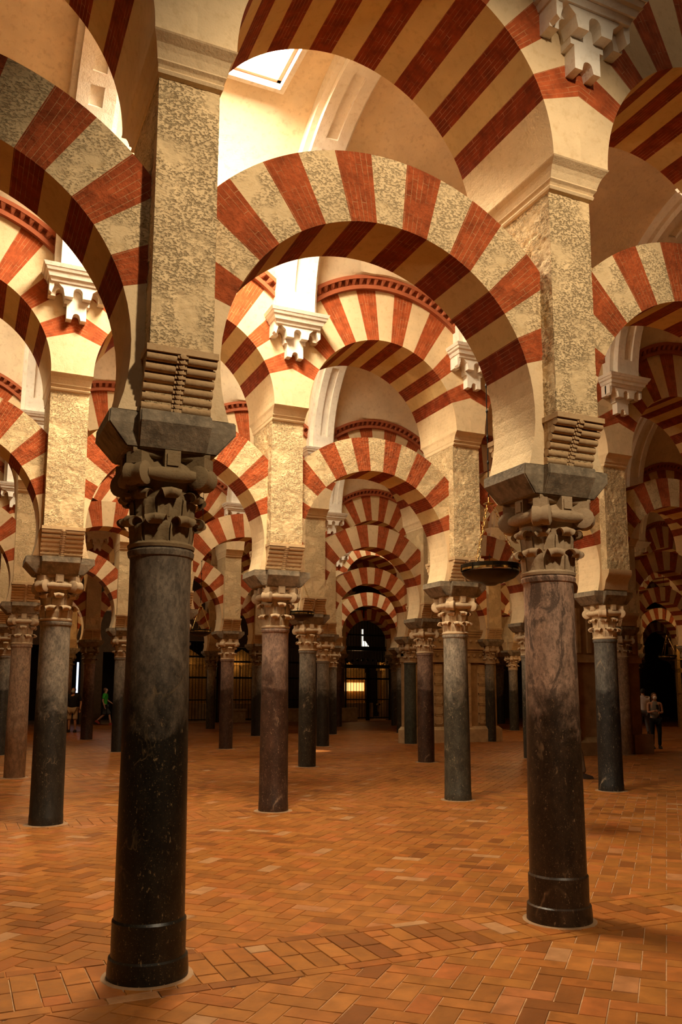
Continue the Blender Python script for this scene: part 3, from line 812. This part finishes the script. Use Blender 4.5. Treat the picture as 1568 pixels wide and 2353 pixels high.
# a lit vitrine on the central altar: warm lamps behind the candles
b = MB(); b.box(-.8, .8, -.34, -.31, 1.65, 2.15); t = link('lit_niche', b.mesh('lit_niche'), emis('warm_lit_niche', (1, .45, .14), 1.6), None, (20.55, YB + 2.6, 0)); tag(t, 'orange glowing lit niche behind the central gate', 'lit niche')
b = MB(); b.box(0, .09, 0, .05, 1.55, 3.1); t = link('window_1', b.mesh('window_slit'), emis('daylight_slit', (.62, .75, 1), 2.2), None, (4.50, YB + 1.2, 0)); tag(t, kind='structure')
b = MB(); b.box(-.30, -.2, 0, .05, 4.45, 5.2); b.prism([(-.30, 4.1), (.22, 4.1), (-.05, 4.45), (-.30, 4.45)], 0, .05); t = link('window_2', b.mesh('chapel_window'), emis('daylight_window', (1, .9, .72), 1.1), None, (22.6, YB + 4.5, .35)); tag(t, kind='structure')
b = MB(); b.box(-.02, .02, -.02, .02, 0, .62); b.box(-.17, .17, -.02, .02, .38, .42); t = link('iron_cross', b.mesh('iron_cross'), M['iron'], None, (CROSS[0], CROSS[1], CROSS[2])); tag(t, 'small black cross high on the wall above the farthest central arch', 'cross')

def lamp(kind, loc, power, col, size=.3, rot=(0, 0, 0), spot=None):
    L = bpy.data.lights.new('lamp', kind); L.energy = power; L.color = col
    if kind == 'AREA': L.shape = 'RECTANGLE' if isinstance(size, tuple) else 'SQUARE'; L.size = size[0] if isinstance(size, tuple) else size
    if kind == 'AREA' and isinstance(size, tuple): L.size_y = size[1]
    if kind in ('POINT', 'SPOT'): L.shadow_soft_size = size
    if kind == 'SPOT': L.spot_size = spot or 1.2; L.spot_blend = .6
    o = bpy.data.objects.new('lamp', L); C.objects.link(o); o.location = loc; o.rotation_euler = rot; return o
WARM = (1, .58, .24)
lamp('POINT', (20.6, YB + 3.6, 5.4), 45, WARM); lamp('POINT', (20.4, YB + 1.2, 3.6), 14, WARM); lamp('POINT', (10.6, YB + 1.2, 3.2), 7, WARM)
lamp('POINT', (13.7, YB + 1.2, 3.2), 7, WARM); lamp('POINT', (23.5, YB + 1.2, 3.2), 7, WARM)

lamp('POINT', (2.0, 27.5, 4.4), 130, WARM); lamp('POINT', (5.8, 35.2, 4.2), 60, (1, .75, .5)); lamp('POINT', (19.5, 12.5, 4.8), 60, WARM); lamp('POINT', (14.0, 15.2, 4.6), 70, WARM); lamp('POINT', (19.4, 22.2, 4.8), 90, WARM)  # unseen point lights added to brighten the figures, carved pier and far bays
# ------------------------------------------------------------------ hanging bowl lamps
def bowl(x, y, z, dia, label):
    t = thing('hanging_lamp', label, 'lamp', (x, y, z), group='hanging bowl lamps'); r = dia / 2; k = dia / .7
    b = MB(); b.lathe([(.001, -.175 * k), (.06 * k, -.17 * k), (.085 * k, -.155 * k), (.11 * k, -.145 * k), (r * .55, -.125 * k), (r * .8, -.085 * k), (r * .94, -.04 * k), (r * .96, -.015 * k), (r * .9, -.01 * k), (r * .7, -.06 * k), (.001, -.1 * k)], 40)
    bw = link('bowl', b.mesh('bowl', smooth=.8), M['bronze'], t)
    b = MB()
    b.lathe([(r * .985, .025 * k), (r, .03 * k), (r, .068 * k), (r * .985, .07 * k), (r * .97, .068 * k), (r * .97, .025 * k), (r * .985, .025 * k)], 40, cap=False)
    link('rim', b.mesh('rim', smooth=.5), M['bronze'], bw)
    b = MB()
    b.lathe([(r * .97, .0), (r * .99, .0), (r * .99, .024 * k), (r * .97, .024 * k), (r * .97, 0)], 40, cap=False)
    link('brass_band', b.mesh('brass_band', smooth=.5), M['brass'], bw)['label'] = 'shiny brass band'
    b = MB(); b.box(-.004, .004, -.006, .006, -.02 * k, .07 * k); st_ = b.mesh('strap')
    for q in range(9):
        a = 2 * PI * q / 9; link('strap', st_, M['bronze'], bw, (r * cos(a), r * sin(a), 0), (0, 0, a))
    ht = .80 * k
    for q in range(3):
        a = -.6 + 2 * PI * q / 3; p0 = Vector((r * .93 * cos(a), r * .93 * sin(a), .07 * k)); p1 = Vector((.04 * cos(a), .04 * sin(a), ht))
        b = MB(); n = 15; d = (p1 - p0)
        for m in range(n):
            c0 = p0 + d * ((m + .5) / n); L_ = d.length / n * .64; ax = d.normalized(); u = ax.orthogonal().normalized()
            if m % 2: u = ax.cross(u)
            b.tube([c0 + ax * L_ * cos(s) + u * .012 * k * sin(s) for s in [2 * PI * e / 8 for e in range(8)]], .0035 * k, 5, closed=True)
        link('chain', b.mesh('chain'), M['brass'], t)
        a2 = a + .5
        b = MB(); b.tube([(r * .98 * cos(a2), r * .98 * sin(a2), .06 * k), (r * .98 * cos(a2), r * .98 * sin(a2), .15 * k)], .004, 5)
        b.tube([(r * .98 * cos(a2) - .03 * k, r * .98 * sin(a2), .12 * k), (r * .98 * cos(a2) + .03 * k, r * .98 * sin(a2), .12 * k)], .004, 5)
        link('finial', b.mesh('finial'), M['bronze'], bw)
    b = MB(); b.lathe([(.001, ht - .01), (.07 * k, ht + .01), (.05 * k, ht + .02), (.012, ht + .03), (.012, ht + .09), (.001, ht + .1)], 16)
    link('canopy', b.mesh('canopy', smooth=.6), M['brass'], t)
    top = 9.72 - z
    b = MB(); b.tube([(0, 0, ht + .08), (0, 0, top)], .007, 6)
    zz = ht + .2
    while zz < top - .1:
        b.lathe([(.007, zz - .03), (.016, zz), (.007, zz + .03)], 6); zz += .33
    link('suspension_chain', b.mesh('suspension_chain'), M['iron'], t)
bowl(4.69, 3.17, 3.136, .72, 'large dark bowl lamp on chains left of the pinkish foreground column')
bowl(4.722, 9.51, 3.114, .52, 'dark bowl lamp hanging just right of the rose-brown column')
bowl(4.462, 15.85, 3.166, .56, 'dark bowl lamp hanging just right of the black foreground column')
bowl(26.59, 22.19, 3.123, .75, 'small dark bowl lamp hanging at the right edge of the view')

# ------------------------------------------------------------------ masonry piers of the later chapels
def carved_pier():
    t = thing('carved_pier', 'carved stone pier with diamond panels behind the fluted column', 'pier', (13.98, 3 * V + .44, 0)); w = 1.8
    b = MB(); b.box(-w + .1, w - .1, -.35, .15, 0, 5.0); link('pier_core', b.mesh('pier_core'), M['ashlar'], t)
    b = MB(); b.box(-w, w, -.50, .2, 0, .42); b.frustum((-w, w, -.50, .2, .42), (-w + .1, w - .1, -.42, .2, .52)); link('plinth', b.mesh('plinth'), M['ashlar_pale'], t)
    b = MB()
    def fr(xa, xb, za, zb, d=.03, y=-.35):
        for (p, q, r_, s) in ((xa, xb, za, za + d), (xa, xb, zb - d, zb), (xa, xa + d, za, zb), (xb - d, xb, za, zb)): b.box(p, q, y - .04, y + .02, r_, s)
    xs = [(-1.5, -1.2), (-.75, -.45), (.0, .28), (.95, 1.3)]
    for (xa, xb) in xs:
        b = MB(); b.box(xa - .02, xb + .02, -.37, -.3, .56, 2.56); z = .6; k = 0
        while z < 2.5:
            h = .33; fr(xa, xb, z, z + h - .03, .025)
            cx, cz = (xa + xb) / 2, z + h / 2 - .015
            if k % 2 == 0:
                for s in (1., .5):
                    T = Matrix.Translation((cx, 0, cz)); q = .11 * s
                    b.prism([(q, 0), (0, q * 1.25), (-q, 0), (0, -q * 1.25)], -.38 - .02 * (1 - s), -.34, T=T)
            z += h; k += 1
        link('panel_strip', b.mesh('panel_strip'), M['ashlar_pale'], t)
    b = MB()
    for (xa, xb) in ((-1.72, -1.6), (-.40, -.12), (.45, .62)):
        b = MB(); b.box(xa, xb, -.46, -.3, .5, 2.62); z = .65
        while z < 2.5:
            b.box(xa + .04, xb - .04, -.475, -.455, z, z + .22); z += .29
        link('pilaster', b.mesh('pilaster'), M['ashlar_pale'], t)
    b = MB()
    for xa, xb in ((-w + .05, w - .05),):
        for (z, d) in ((2.62, .5), (2.69, .44), (2.98, .44), (3.06, .52), (3.5, .46), (3.58, .50), (3.66, .54)): b.box(xa, xb, -d, .15, z, z + .07)
        b.box(xa + .05, xb - .05, -.41, .15, 2.62, 3.7)
    for k in range(14):
        x = -w + .2 + k * .24; b.lathe([(.001, -.05), (.06, -.02), (.07, 0), (.04, .03), (.001, .05)], 8, T=Matrix.Translation((x, -.43, 2.86)) @ Matrix.Rotation(PI / 2, 4, 'X'))
        b.lathe([(.001, -.05), (.05, -.02), (.06, 0), (.03, .03), (.001, .05)], 8, T=Matrix.Translation((x + .1, -.43, 3.34)) @ Matrix.Rotation(PI / 2, 4, 'X'))
    link('entablature', b.mesh('entablature'), M['ashlar'], t)
carved_pier()
def plain_pier():
    t = thing('masonry_pier', 'plain brown stone pier behind the blue-black veined column', 'pier', (15.0, 2 * V + .50, 0)); w = 1.15
    b = MB(); b.box(-w, w, -.3, .6, 0, 5.3); link('pier_core', b.mesh('pier_core'), M['ashlar'], t)
    b = MB(); b.box(-w - .12, w + .12, -.42, .7, 0, .34); b.frustum((-w - .12, w + .12, -.42, .7, .34), (-w, w, -.3, .6, .48)); link('plinth', b.mesh('plinth'), M['ashlar'], t)
    b = MB(); b.box(-w - .06, w + .06, -.36, .66, 2.45, 2.6); b.box(-w - .02, w + .02, -.33, .63, 2.6, 2.66)
    for x in (-.95, -.6, .6, .95): b.box(x - .06, x + .06, -.36, -.28, 2.7, 3.9)
    link('moulding', b.mesh('moulding'), M['ashlar_pale'], t)
    b = MB(); b.box(-w - .2, -w + .1, -.4, -.1, .0, 2.5); link('buttress', b.mesh('buttress'), M['ashlar'], t)
    b = MB(); b.box(.05 + w - .5, w + .22, -.5, -.1, 0, .52); link('bench_block', b.mesh('bench_block'), M['ashlar'], t)
plain_pier()
# gilded screen glimpsed at the right edge
t = thing('gilded_screen', 'gilded openwork screen with gable at the right edge of the view', 'screen', (31.9, 24.6, 0), -.3)
b = MB(); b.box(-1.9, 1.9, -.08, .08, 0, .5); b.box(-1.9, 1.9, -.1, .1, 2.55, 2.75); b.box(-1.9, 1.9, -.12, .12, 3.55, 3.85); b.box(-1.9, 1.9, -.1, .1, 1.5, 1.6); b.box(-1.9, 1.9, -.14, .14, 3.15, 3.22)
for x in (-1.9, -1.3, -.65, .65, 1.75): b.box(x, x + .16, -.1, .1, 0, 3.8)
link('frame', b.mesh('frame'), M['gold'], t)
b = MB()
for k in range(46): b.tube([(-1.85 + k * .08, 0, .4), (-1.8 + k * .11, 0, 3.6)], .014, 6)
link('balusters', b.mesh('balusters'), M['gold'], t)
b = MB(); b.prism([(-1.5, 3.85), (1.5, 3.85), (.9, 4.15), (.5, 4.2), (.25, 4.6), (0, 4.75), (-.25, 4.6), (-.5, 4.2), (-.9, 4.15)], -.08, .08)
for k in range(7): b.lathe([(.001, -.06), (.09, 0), (.001, .06)], 8, T=Matrix.Translation((-1.1 + k * .37, -.1, 4.0)) @ Matrix.Rotation(PI / 2, 4, 'X'))
link('gable', b.mesh('gable'), M['gold'], t)
lamp('POINT', (30, 22.8, 4.5), 45, WARM)
# grey plinth blocks beside the chapel gates
for q, (x, l) in enumerate(((12.2, 'low pale stone plinth left of the rose-brown column'), (15.5, 'low stone plinth seen right of the rose-brown column'), (18.75, 'low stone plinth left of the central gate'), (22.6, 'low stone plinth right of the central gate'))):
    b = MB(); b.box(-.55, .55, -.35, .2, 0, .62); b.box(-.6, .6, -.4, .2, .62, .72); o = link('plinth_block', b.mesh('plinth_block'), M['ashlar_pale'], None, (x + .2, YB - .4, 0)); tag(o, l, 'plinth', 'plinths along the back wall')

# ------------------------------------------------------------------ people
def skin_obj(name, verts, edges, radii, mat, parent, sub=2, root=0):
    me = bpy.data.meshes.new(name); me.from_pydata(verts, edges, []); me.materials.append(mat)
    o = bpy.data.objects.new(name, me); C.objects.link(o); o.parent = parent
    mo = o.modifiers.new('skin', 'SKIN'); mo.use_smooth_shade = True
    for k, r in enumerate(radii):
        sv = me.skin_vertices[0].data[k]; sv.radius = r if isinstance(r, tuple) else (r, r); sv.use_root = (k == root)
    s = o.modifiers.new('sub', 'SUBSURF'); s.levels = s.render_levels = sub
    return o
def chain_obj(name, chains, mat, parent, sub=2):
    """chains of (point, radius) joined where points coincide"""
    vs, rs, es, idx = [], [], [], {}
    for ch in chains:
        prev = None
        for p, r in ch:
            k = tuple(round(c, 4) for c in p)
            if k not in idx: idx[k] = len(vs); vs.append(p); rs.append(r)
            if prev is not None and (prev, idx[k]) not in es: es.append((prev, idx[k]))
            prev = idx[k]
    return skin_obj(name, vs, es, rs, mat, parent, sub)
def person(label, x, y, rz, h, top, bottom, cols, hand_r=None, hand_l=None, shorts=False, sleeve=True, hair=True, longhair=False, stride=0., mask=None, holding=None, broad=1.):
    """figure facing local -y; hand targets in metres for a 1.75 m figure"""
    t = thing('person', label, 'person', (x, y, 0), rz); t.scale = (h / 1.75,) * 3
    hipz, kz, az = .93, .50, .085
    B = broad; st = stride
    hips = {1: (.10 * B, 0, hipz - .04), -1: (-.10 * B, 0, hipz - .04)}
    knee = {1: (.105 * B, -.07 - st * .16, kz + .0), -1: (-.105 * B, -.02 + st * .02, kz)}
    ank = {1: (.11 * B, -st * .34 + .0, az), -1: (-.11 * B, st * .42, az + max(0, st) * .16)}
    hr = Vector(hand_r or (-.27 * B, -.05, .80)); hl = Vector(hand_l or (.27 * B, -.05, .80))
    sh = {1: Vector((.19 * B, .0, 1.43)), -1: Vector((-.19 * B, .0, 1.43))}
    def elbow(s, hnd):
        a, L = sh[s], .29; d = hnd - a; D = min(d.length, .555); d.normalize(); hgt = math.sqrt(max(.0008, L * L - D * D / 4))
        n = Vector((s * .55, .75, -.25)); n = (n - n.dot(d) * d).normalized(); return a + d * D / 2 + n * hgt, a + d * D
    arms = {}
    for s, hn in ((-1, hr), (1, hl)): arms[s] = elbow(s, hn)
    sp = [((0, .0, hipz), (.155 * B, .11 * B)), ((0, .0, 1.08), (.135 * B, .10 * B)), ((0, .01, 1.25), (.155 * B, .11 * B)), ((0, .01, 1.40), (.15 * B, .095)), ((0, .0, 1.49), (.062, .062)), ((0, -.015, 1.55), (.055, .058))]
    sk = cols['skin']
    head = [((0, -.015, 1.55), (.055, .058)), ((0, -.03, 1.61), (.066, .08)), ((0, -.025, 1.68), (.074, .092)), ((0, -.015, 1.735), (.05, .06))]
    ch = [sp, head]
    for s in (-1, 1):
        e, hnd = arms[s]
        ch.append([((0, .01, 1.40), (.15 * B, .095)), (tuple(sh[s]), .058), (tuple(sh[s].lerp(e, .5)), .045), (tuple(e), .037), (tuple(e.lerp(hnd, .6)), .032), (tuple(hnd), .024)])
        ch.append([((0, .0, hipz), (.155 * B, .11 * B)), (hips[s], .088), (tuple(Vector(hips[s]).lerp(Vector(knee[s]), .5)), .074), (knee[s], .053), (tuple(Vector(knee[s]).lerp(Vector(ank[s]), .4)), .052), (ank[s], .034)])
    chain_obj('body', ch, sk, t)
    for s in (-1, 1):                                    # hands: palm and five bent fingers
        e, hnd = arms[s]; d = (hnd - e).normalized(); side = d.cross(Vector((0, 1, 0))).normalized() if abs(d.y) < .9 else Vector((1, 0, 0)); nn = d.cross(side).normalized()
        pc = hnd + d * .045; hc = [[(tuple(hnd), .022), (tuple(pc), (.030, .018))]]
        for k, (o_, l_) in enumerate(((-.027, .062), (-.009, .075), (.009, .07), (.027, .055))):
            q = pc + side * o_ + d * .02; hc.append([(tuple(pc), (.030, .018)), (tuple(q), .009), (tuple(q + d * l_ * .5 + nn * .008), .0085), (tuple(q + d * l_ * .85 + nn * .03), .0075)])
        q = hnd + d * .02 + side * -.03; hc.append([(tuple(hnd), .022), (tuple(q), .011), (tuple(q + d * .03 + side * -.015 + nn * .015), .0095)])
        chain_obj('hand', hc, sk, t, 1)
    # clothes
    sc_ = 1.12
    chs = [[((0, .0, hipz - .03), (.172 * B, .135 * B)), ((0, .0, 1.08), (.158 * B, .125 * B)), ((0, .01, 1.25), (.18 * B, .135 * B)), ((0, .01, 1.40), (.185 * B, .128)), ((0, .0, 1.49), (.088, .088)), ((0, -.005, 1.52), (.072, .072))]]
    for s in (-1, 1):
        e, hnd = arms[s]
        if sleeve: chs.append([((0, .01, 1.40), (.185 * B, .128)), (tuple(sh[s]), .088), (tuple(sh[s].lerp(e, .35)), .074), (tuple(sh[s].lerp(e, .8)), .068)])
    chain_obj('shirt', chs, top, t)
    chs = []
    for s in (-1, 1):
        kn, an = Vector(knee[s]), Vector(ank[s]); hp = Vector(hips[s])
        c = [((0, .0, hipz + .02), (.165 * B, .13 * B)), (tuple(hp), .105 * B), (tuple(hp.lerp(kn, .5)), .095 if shorts else .09)]
        if shorts: c += [(tuple(hp.lerp(kn, .85)), .105), (tuple(hp.lerp(kn, 1.05)), .105)]
        else: c += [(tuple(kn), .072), (tuple(kn.lerp(an, .5)), .062), (tuple(kn.lerp(an, .97)), .058)]
        chs.append(c)
    chain_obj('shorts' if shorts else 'trousers', chs, bottom, t)
    for s in (-1, 1):
        a_ = Vector(ank[s]); b = MB()
        tip = 0 if a_.z < .12 else -.5
        T = Matrix.Translation(a_ + Vector((0, 0, -.035))) @ Matrix.Rotation(tip * -1, 4, 'X')
        pr = [(-.185, .03, .02), (-.16, .045, .05), (-.08, .05, .075), (0, .045, .105), (.05, .04, .10), (.075, .03, .05)]
        vs = []
        for (yy, w_, hh) in pr: vs += [T @ Vector((-w_, yy, -.045)), T @ Vector((w_, yy, -.045)), T @ Vector((w_ * .8, yy, -.045 + hh)), T @ Vector((-w_ * .8, yy, -.045 + hh))]
        k = len(pr); b.add(vs, [(0, 1, 2, 3), (4 * k - 1, 4 * k - 2, 4 * k - 3, 4 * k - 4)] + [(i * 4 + j, i * 4 + 4 + j, i * 4 + 4 + (j + 1) % 4, i * 4 + (j + 1) % 4) for i in range(k - 1) for j in range(4)])
        o = link('shoe', b.mesh('shoe', smooth=.9), cols.get('shoe', M['hair']), t)
    # face: nose, ears, mouth
    b = MB()
    b.add([(-.011, -.112, 1.635), (.011, -.112, 1.635), (0, -.135, 1.64), (0, -.108, 1.675)], [(0, 1, 2), (1, 3, 2), (0, 2, 3), (0, 3, 1)])
    for s in (-1, 1): b.lathe([(.001, -.01), (.016, -.004), (.018, .004), (.001, .01)], 8, T=Matrix.Translation((s * .078, -.01, 1.65)) @ Matrix.Rotation(PI / 2, 4, 'Y'))
    link('nose_and_ears', b.mesh('nose_and_ears'), sk, t)
    if hair:
        b = MB(); b.lathe([(.001, 1.775), (.045, 1.765), (.075, 1.735), (.088, 1.69), (.09, 1.655), (.085, 1.62 if not longhair else 1.54), (.06, 1.60 if not longhair else 1.50)], 18, T=Matrix.Translation((0, .017, 0)), cap=False)
        link('hair', b.mesh('hair', smooth=True), cols.get('hair', M['hair']), t)
    if mask:
        b = MB(); b.lathe([(.001, -.03), (.03, -.028), (.05, -.015), (.058, 0), (.06, .035)], 14, T=Matrix.Translation((0, -.082, 1.61)) @ Matrix.Rotation(PI / 2, 4, 'X') @ Matrix.Scale(1.0, 4))
        link('face_mask', b.mesh('face_mask', smooth=True), mask, t)
    return t, arms
CM = lambda n, c: plain(n, c, .85, var=.1)
pale = {'skin': M['skin'], 'shoe': M['hair']}
# heading angles are measured so that a figure at 0 faces -y
person('man in black shirt and beige shorts raising one arm at the far left', 3.247, 30.8, -.4, 1.78, CM('black_cotton', (.008, .008, .01)), CM('beige_cotton', (.38, .28, .18)), pale, hand_r=(-.24, -.22, 1.74), shorts=True, mask=CM('grey_mask', (.3, .33, .3)), broad=1.15)
person('person in bright green shirt walking to the right, left of the foreground column', 5.573, 37.6, 1.15, 1.78, CM('green_cotton', (.05, .42, .04)), CM('grey_denim', (.05, .055, .06)), {'skin': CM('fair_skin', (.6, .34, .22)), 'shoe': CM('red_canvas', (.35, .05, .04)), 'hair': CM('brown_hair', (.16, .08, .04))}, shorts=True, stride=.8, hand_l=(.24, -.28, 1.02), broad=.9)
person('man in white shirt and grey trousers seen from behind at the right', 22.54, 19.5, PI - .5, 1.76, CM('white_cotton', (.75, .68, .66)), CM('grey_trousers', (.10, .085, .08)), pale, stride=.35, hand_r=(-.05, -.28, 1.2), hand_l=(.1, -.28, 1.2))
tw, arw = person('woman in patterned sleeveless top and white mask looking at her phone', 17.88, 14.15, -.52, 1.62, CM('grey_patterned_cotton', (.22, .20, .17)), CM('black_trousers', (.006, .006, .006)), {'skin': M['skin'], 'shoe': M['hair'], 'hair': CM('chestnut_hair', (.10, .045, .02))}, hand_r=(-.06, -.30, 1.2), hand_l=(.07, -.28, 1.14), sleeve=False, longhair=True, mask=CM('white_mask', (.8, .75, .7)))
b = MB(); b.box(-.036, .036, -.006, .006, -.075, .075, T=Matrix.Rotation(-.5, 4, 'X')); o = link('phone', b.mesh('phone'), M['iron'], None, (0, 0, 0)); 
o.location = Matrix.Translation((17.88, 14.15, 0)) @ Matrix.Rotation(-.52, 4, 'Z') @ Vector((-.0, -.345, 1.22)); o.rotation_euler = (0, 0, -.52); tag(o, 'black phone held by the woman in the white mask', 'phone')
person('person in dark green top and long red skirt at the right edge', 23.9, 17.9, -.9, 1.72, CM('dark_green_top', (.06, .055, .03)), CM('dark_red_skirt', (.12, .01, .01)), pale, stride=.5, shorts=True, broad=1.1)
person('person walking behind the pinkish foreground column, only a sandal showing', 9.86, 8.14, 1.13, 1.72, CM('tan_linen', (.3, .2, .12)), CM('brown_linen', (.15, .10, .06)), {'skin': M['skin'], 'shoe': CM('brown_sandal', (.05, .03, .02))}, stride=.75)

# ------------------------------------------------------------------ general warm light of the hall
world = bpy.data.worlds.new('world'); sc.world = world; world.use_nodes = True
wb = world.node_tree.nodes['Background']; wb.inputs[0].default_value = (1, .95, .88, 1); wb.inputs[1].default_value = 1.0
LIGHTS = [
    # x, y, z, power, size, colour : soft bays of light from the high windows
]
def added_spot(loc, aim, power, ang=1.5, col=(1, .80, .52), r=.12):
    d = Vector(aim) - Vector(loc); o = lamp('SPOT', loc, power, col, r, spot=ang); o.rotation_euler = d.to_track_quat('-Z', 'Y').to_euler()
# spots added to brighten the arcades, floating in the aisles without any fixture
added_spot((1.9, -5.4, 7.4), (2.0, 0, 3.4), 1150, 1.2, (1, .80, .55), .2)
added_spot((-3.0, 3.2, 5.9), (6, 3.0, 4.4), 210, 1.6, (1, .83, .6))
added_spot((7.6, 15.85, 9.2), (8.2, 17.25, 0), 5000, .12, (1, .86, .70), .05)   # a shaft of sun through a skylight
added_spot((-3.0, 9.5, 5.9), (6, 9.0, 4.6), 260, 1.7)
for (x, y, z, p, s, c) in LIGHTS: lamp('AREA', (x, y, z), p, c, s)

# ------------------------------------------------------------------ camera
F, PY = 1954.4, 1304.8
yaw, pit, roll = -.4226, .1429, .0016
f = Vector((-sin(yaw) * cos(pit), cos(yaw) * cos(pit), sin(pit))); r = Vector((cos(yaw), sin(yaw), 0)); u = r.cross(f)
r2 = r * cos(roll) + u * sin(roll); u2 = -r * sin(roll) + u * cos(roll)
cd = bpy.data.cameras.new('camera'); cam = bpy.data.objects.new('camera', cd); C.objects.link(cam)
m = Matrix((r2, u2, -f)).transposed().to_4x4(); m.translation = Vector((-1.1616, -5.4143, 1.7)); cam.matrix_world = m
cd.sensor_fit = 'VERTICAL'; cd.sensor_height = 36; cd.sensor_width = 24; cd.lens = F / 2353 * 36
cd.shift_y = (PY - 1176.5) / 2353; cd.clip_end = 200; cd.clip_start = .05
sc.camera = cam
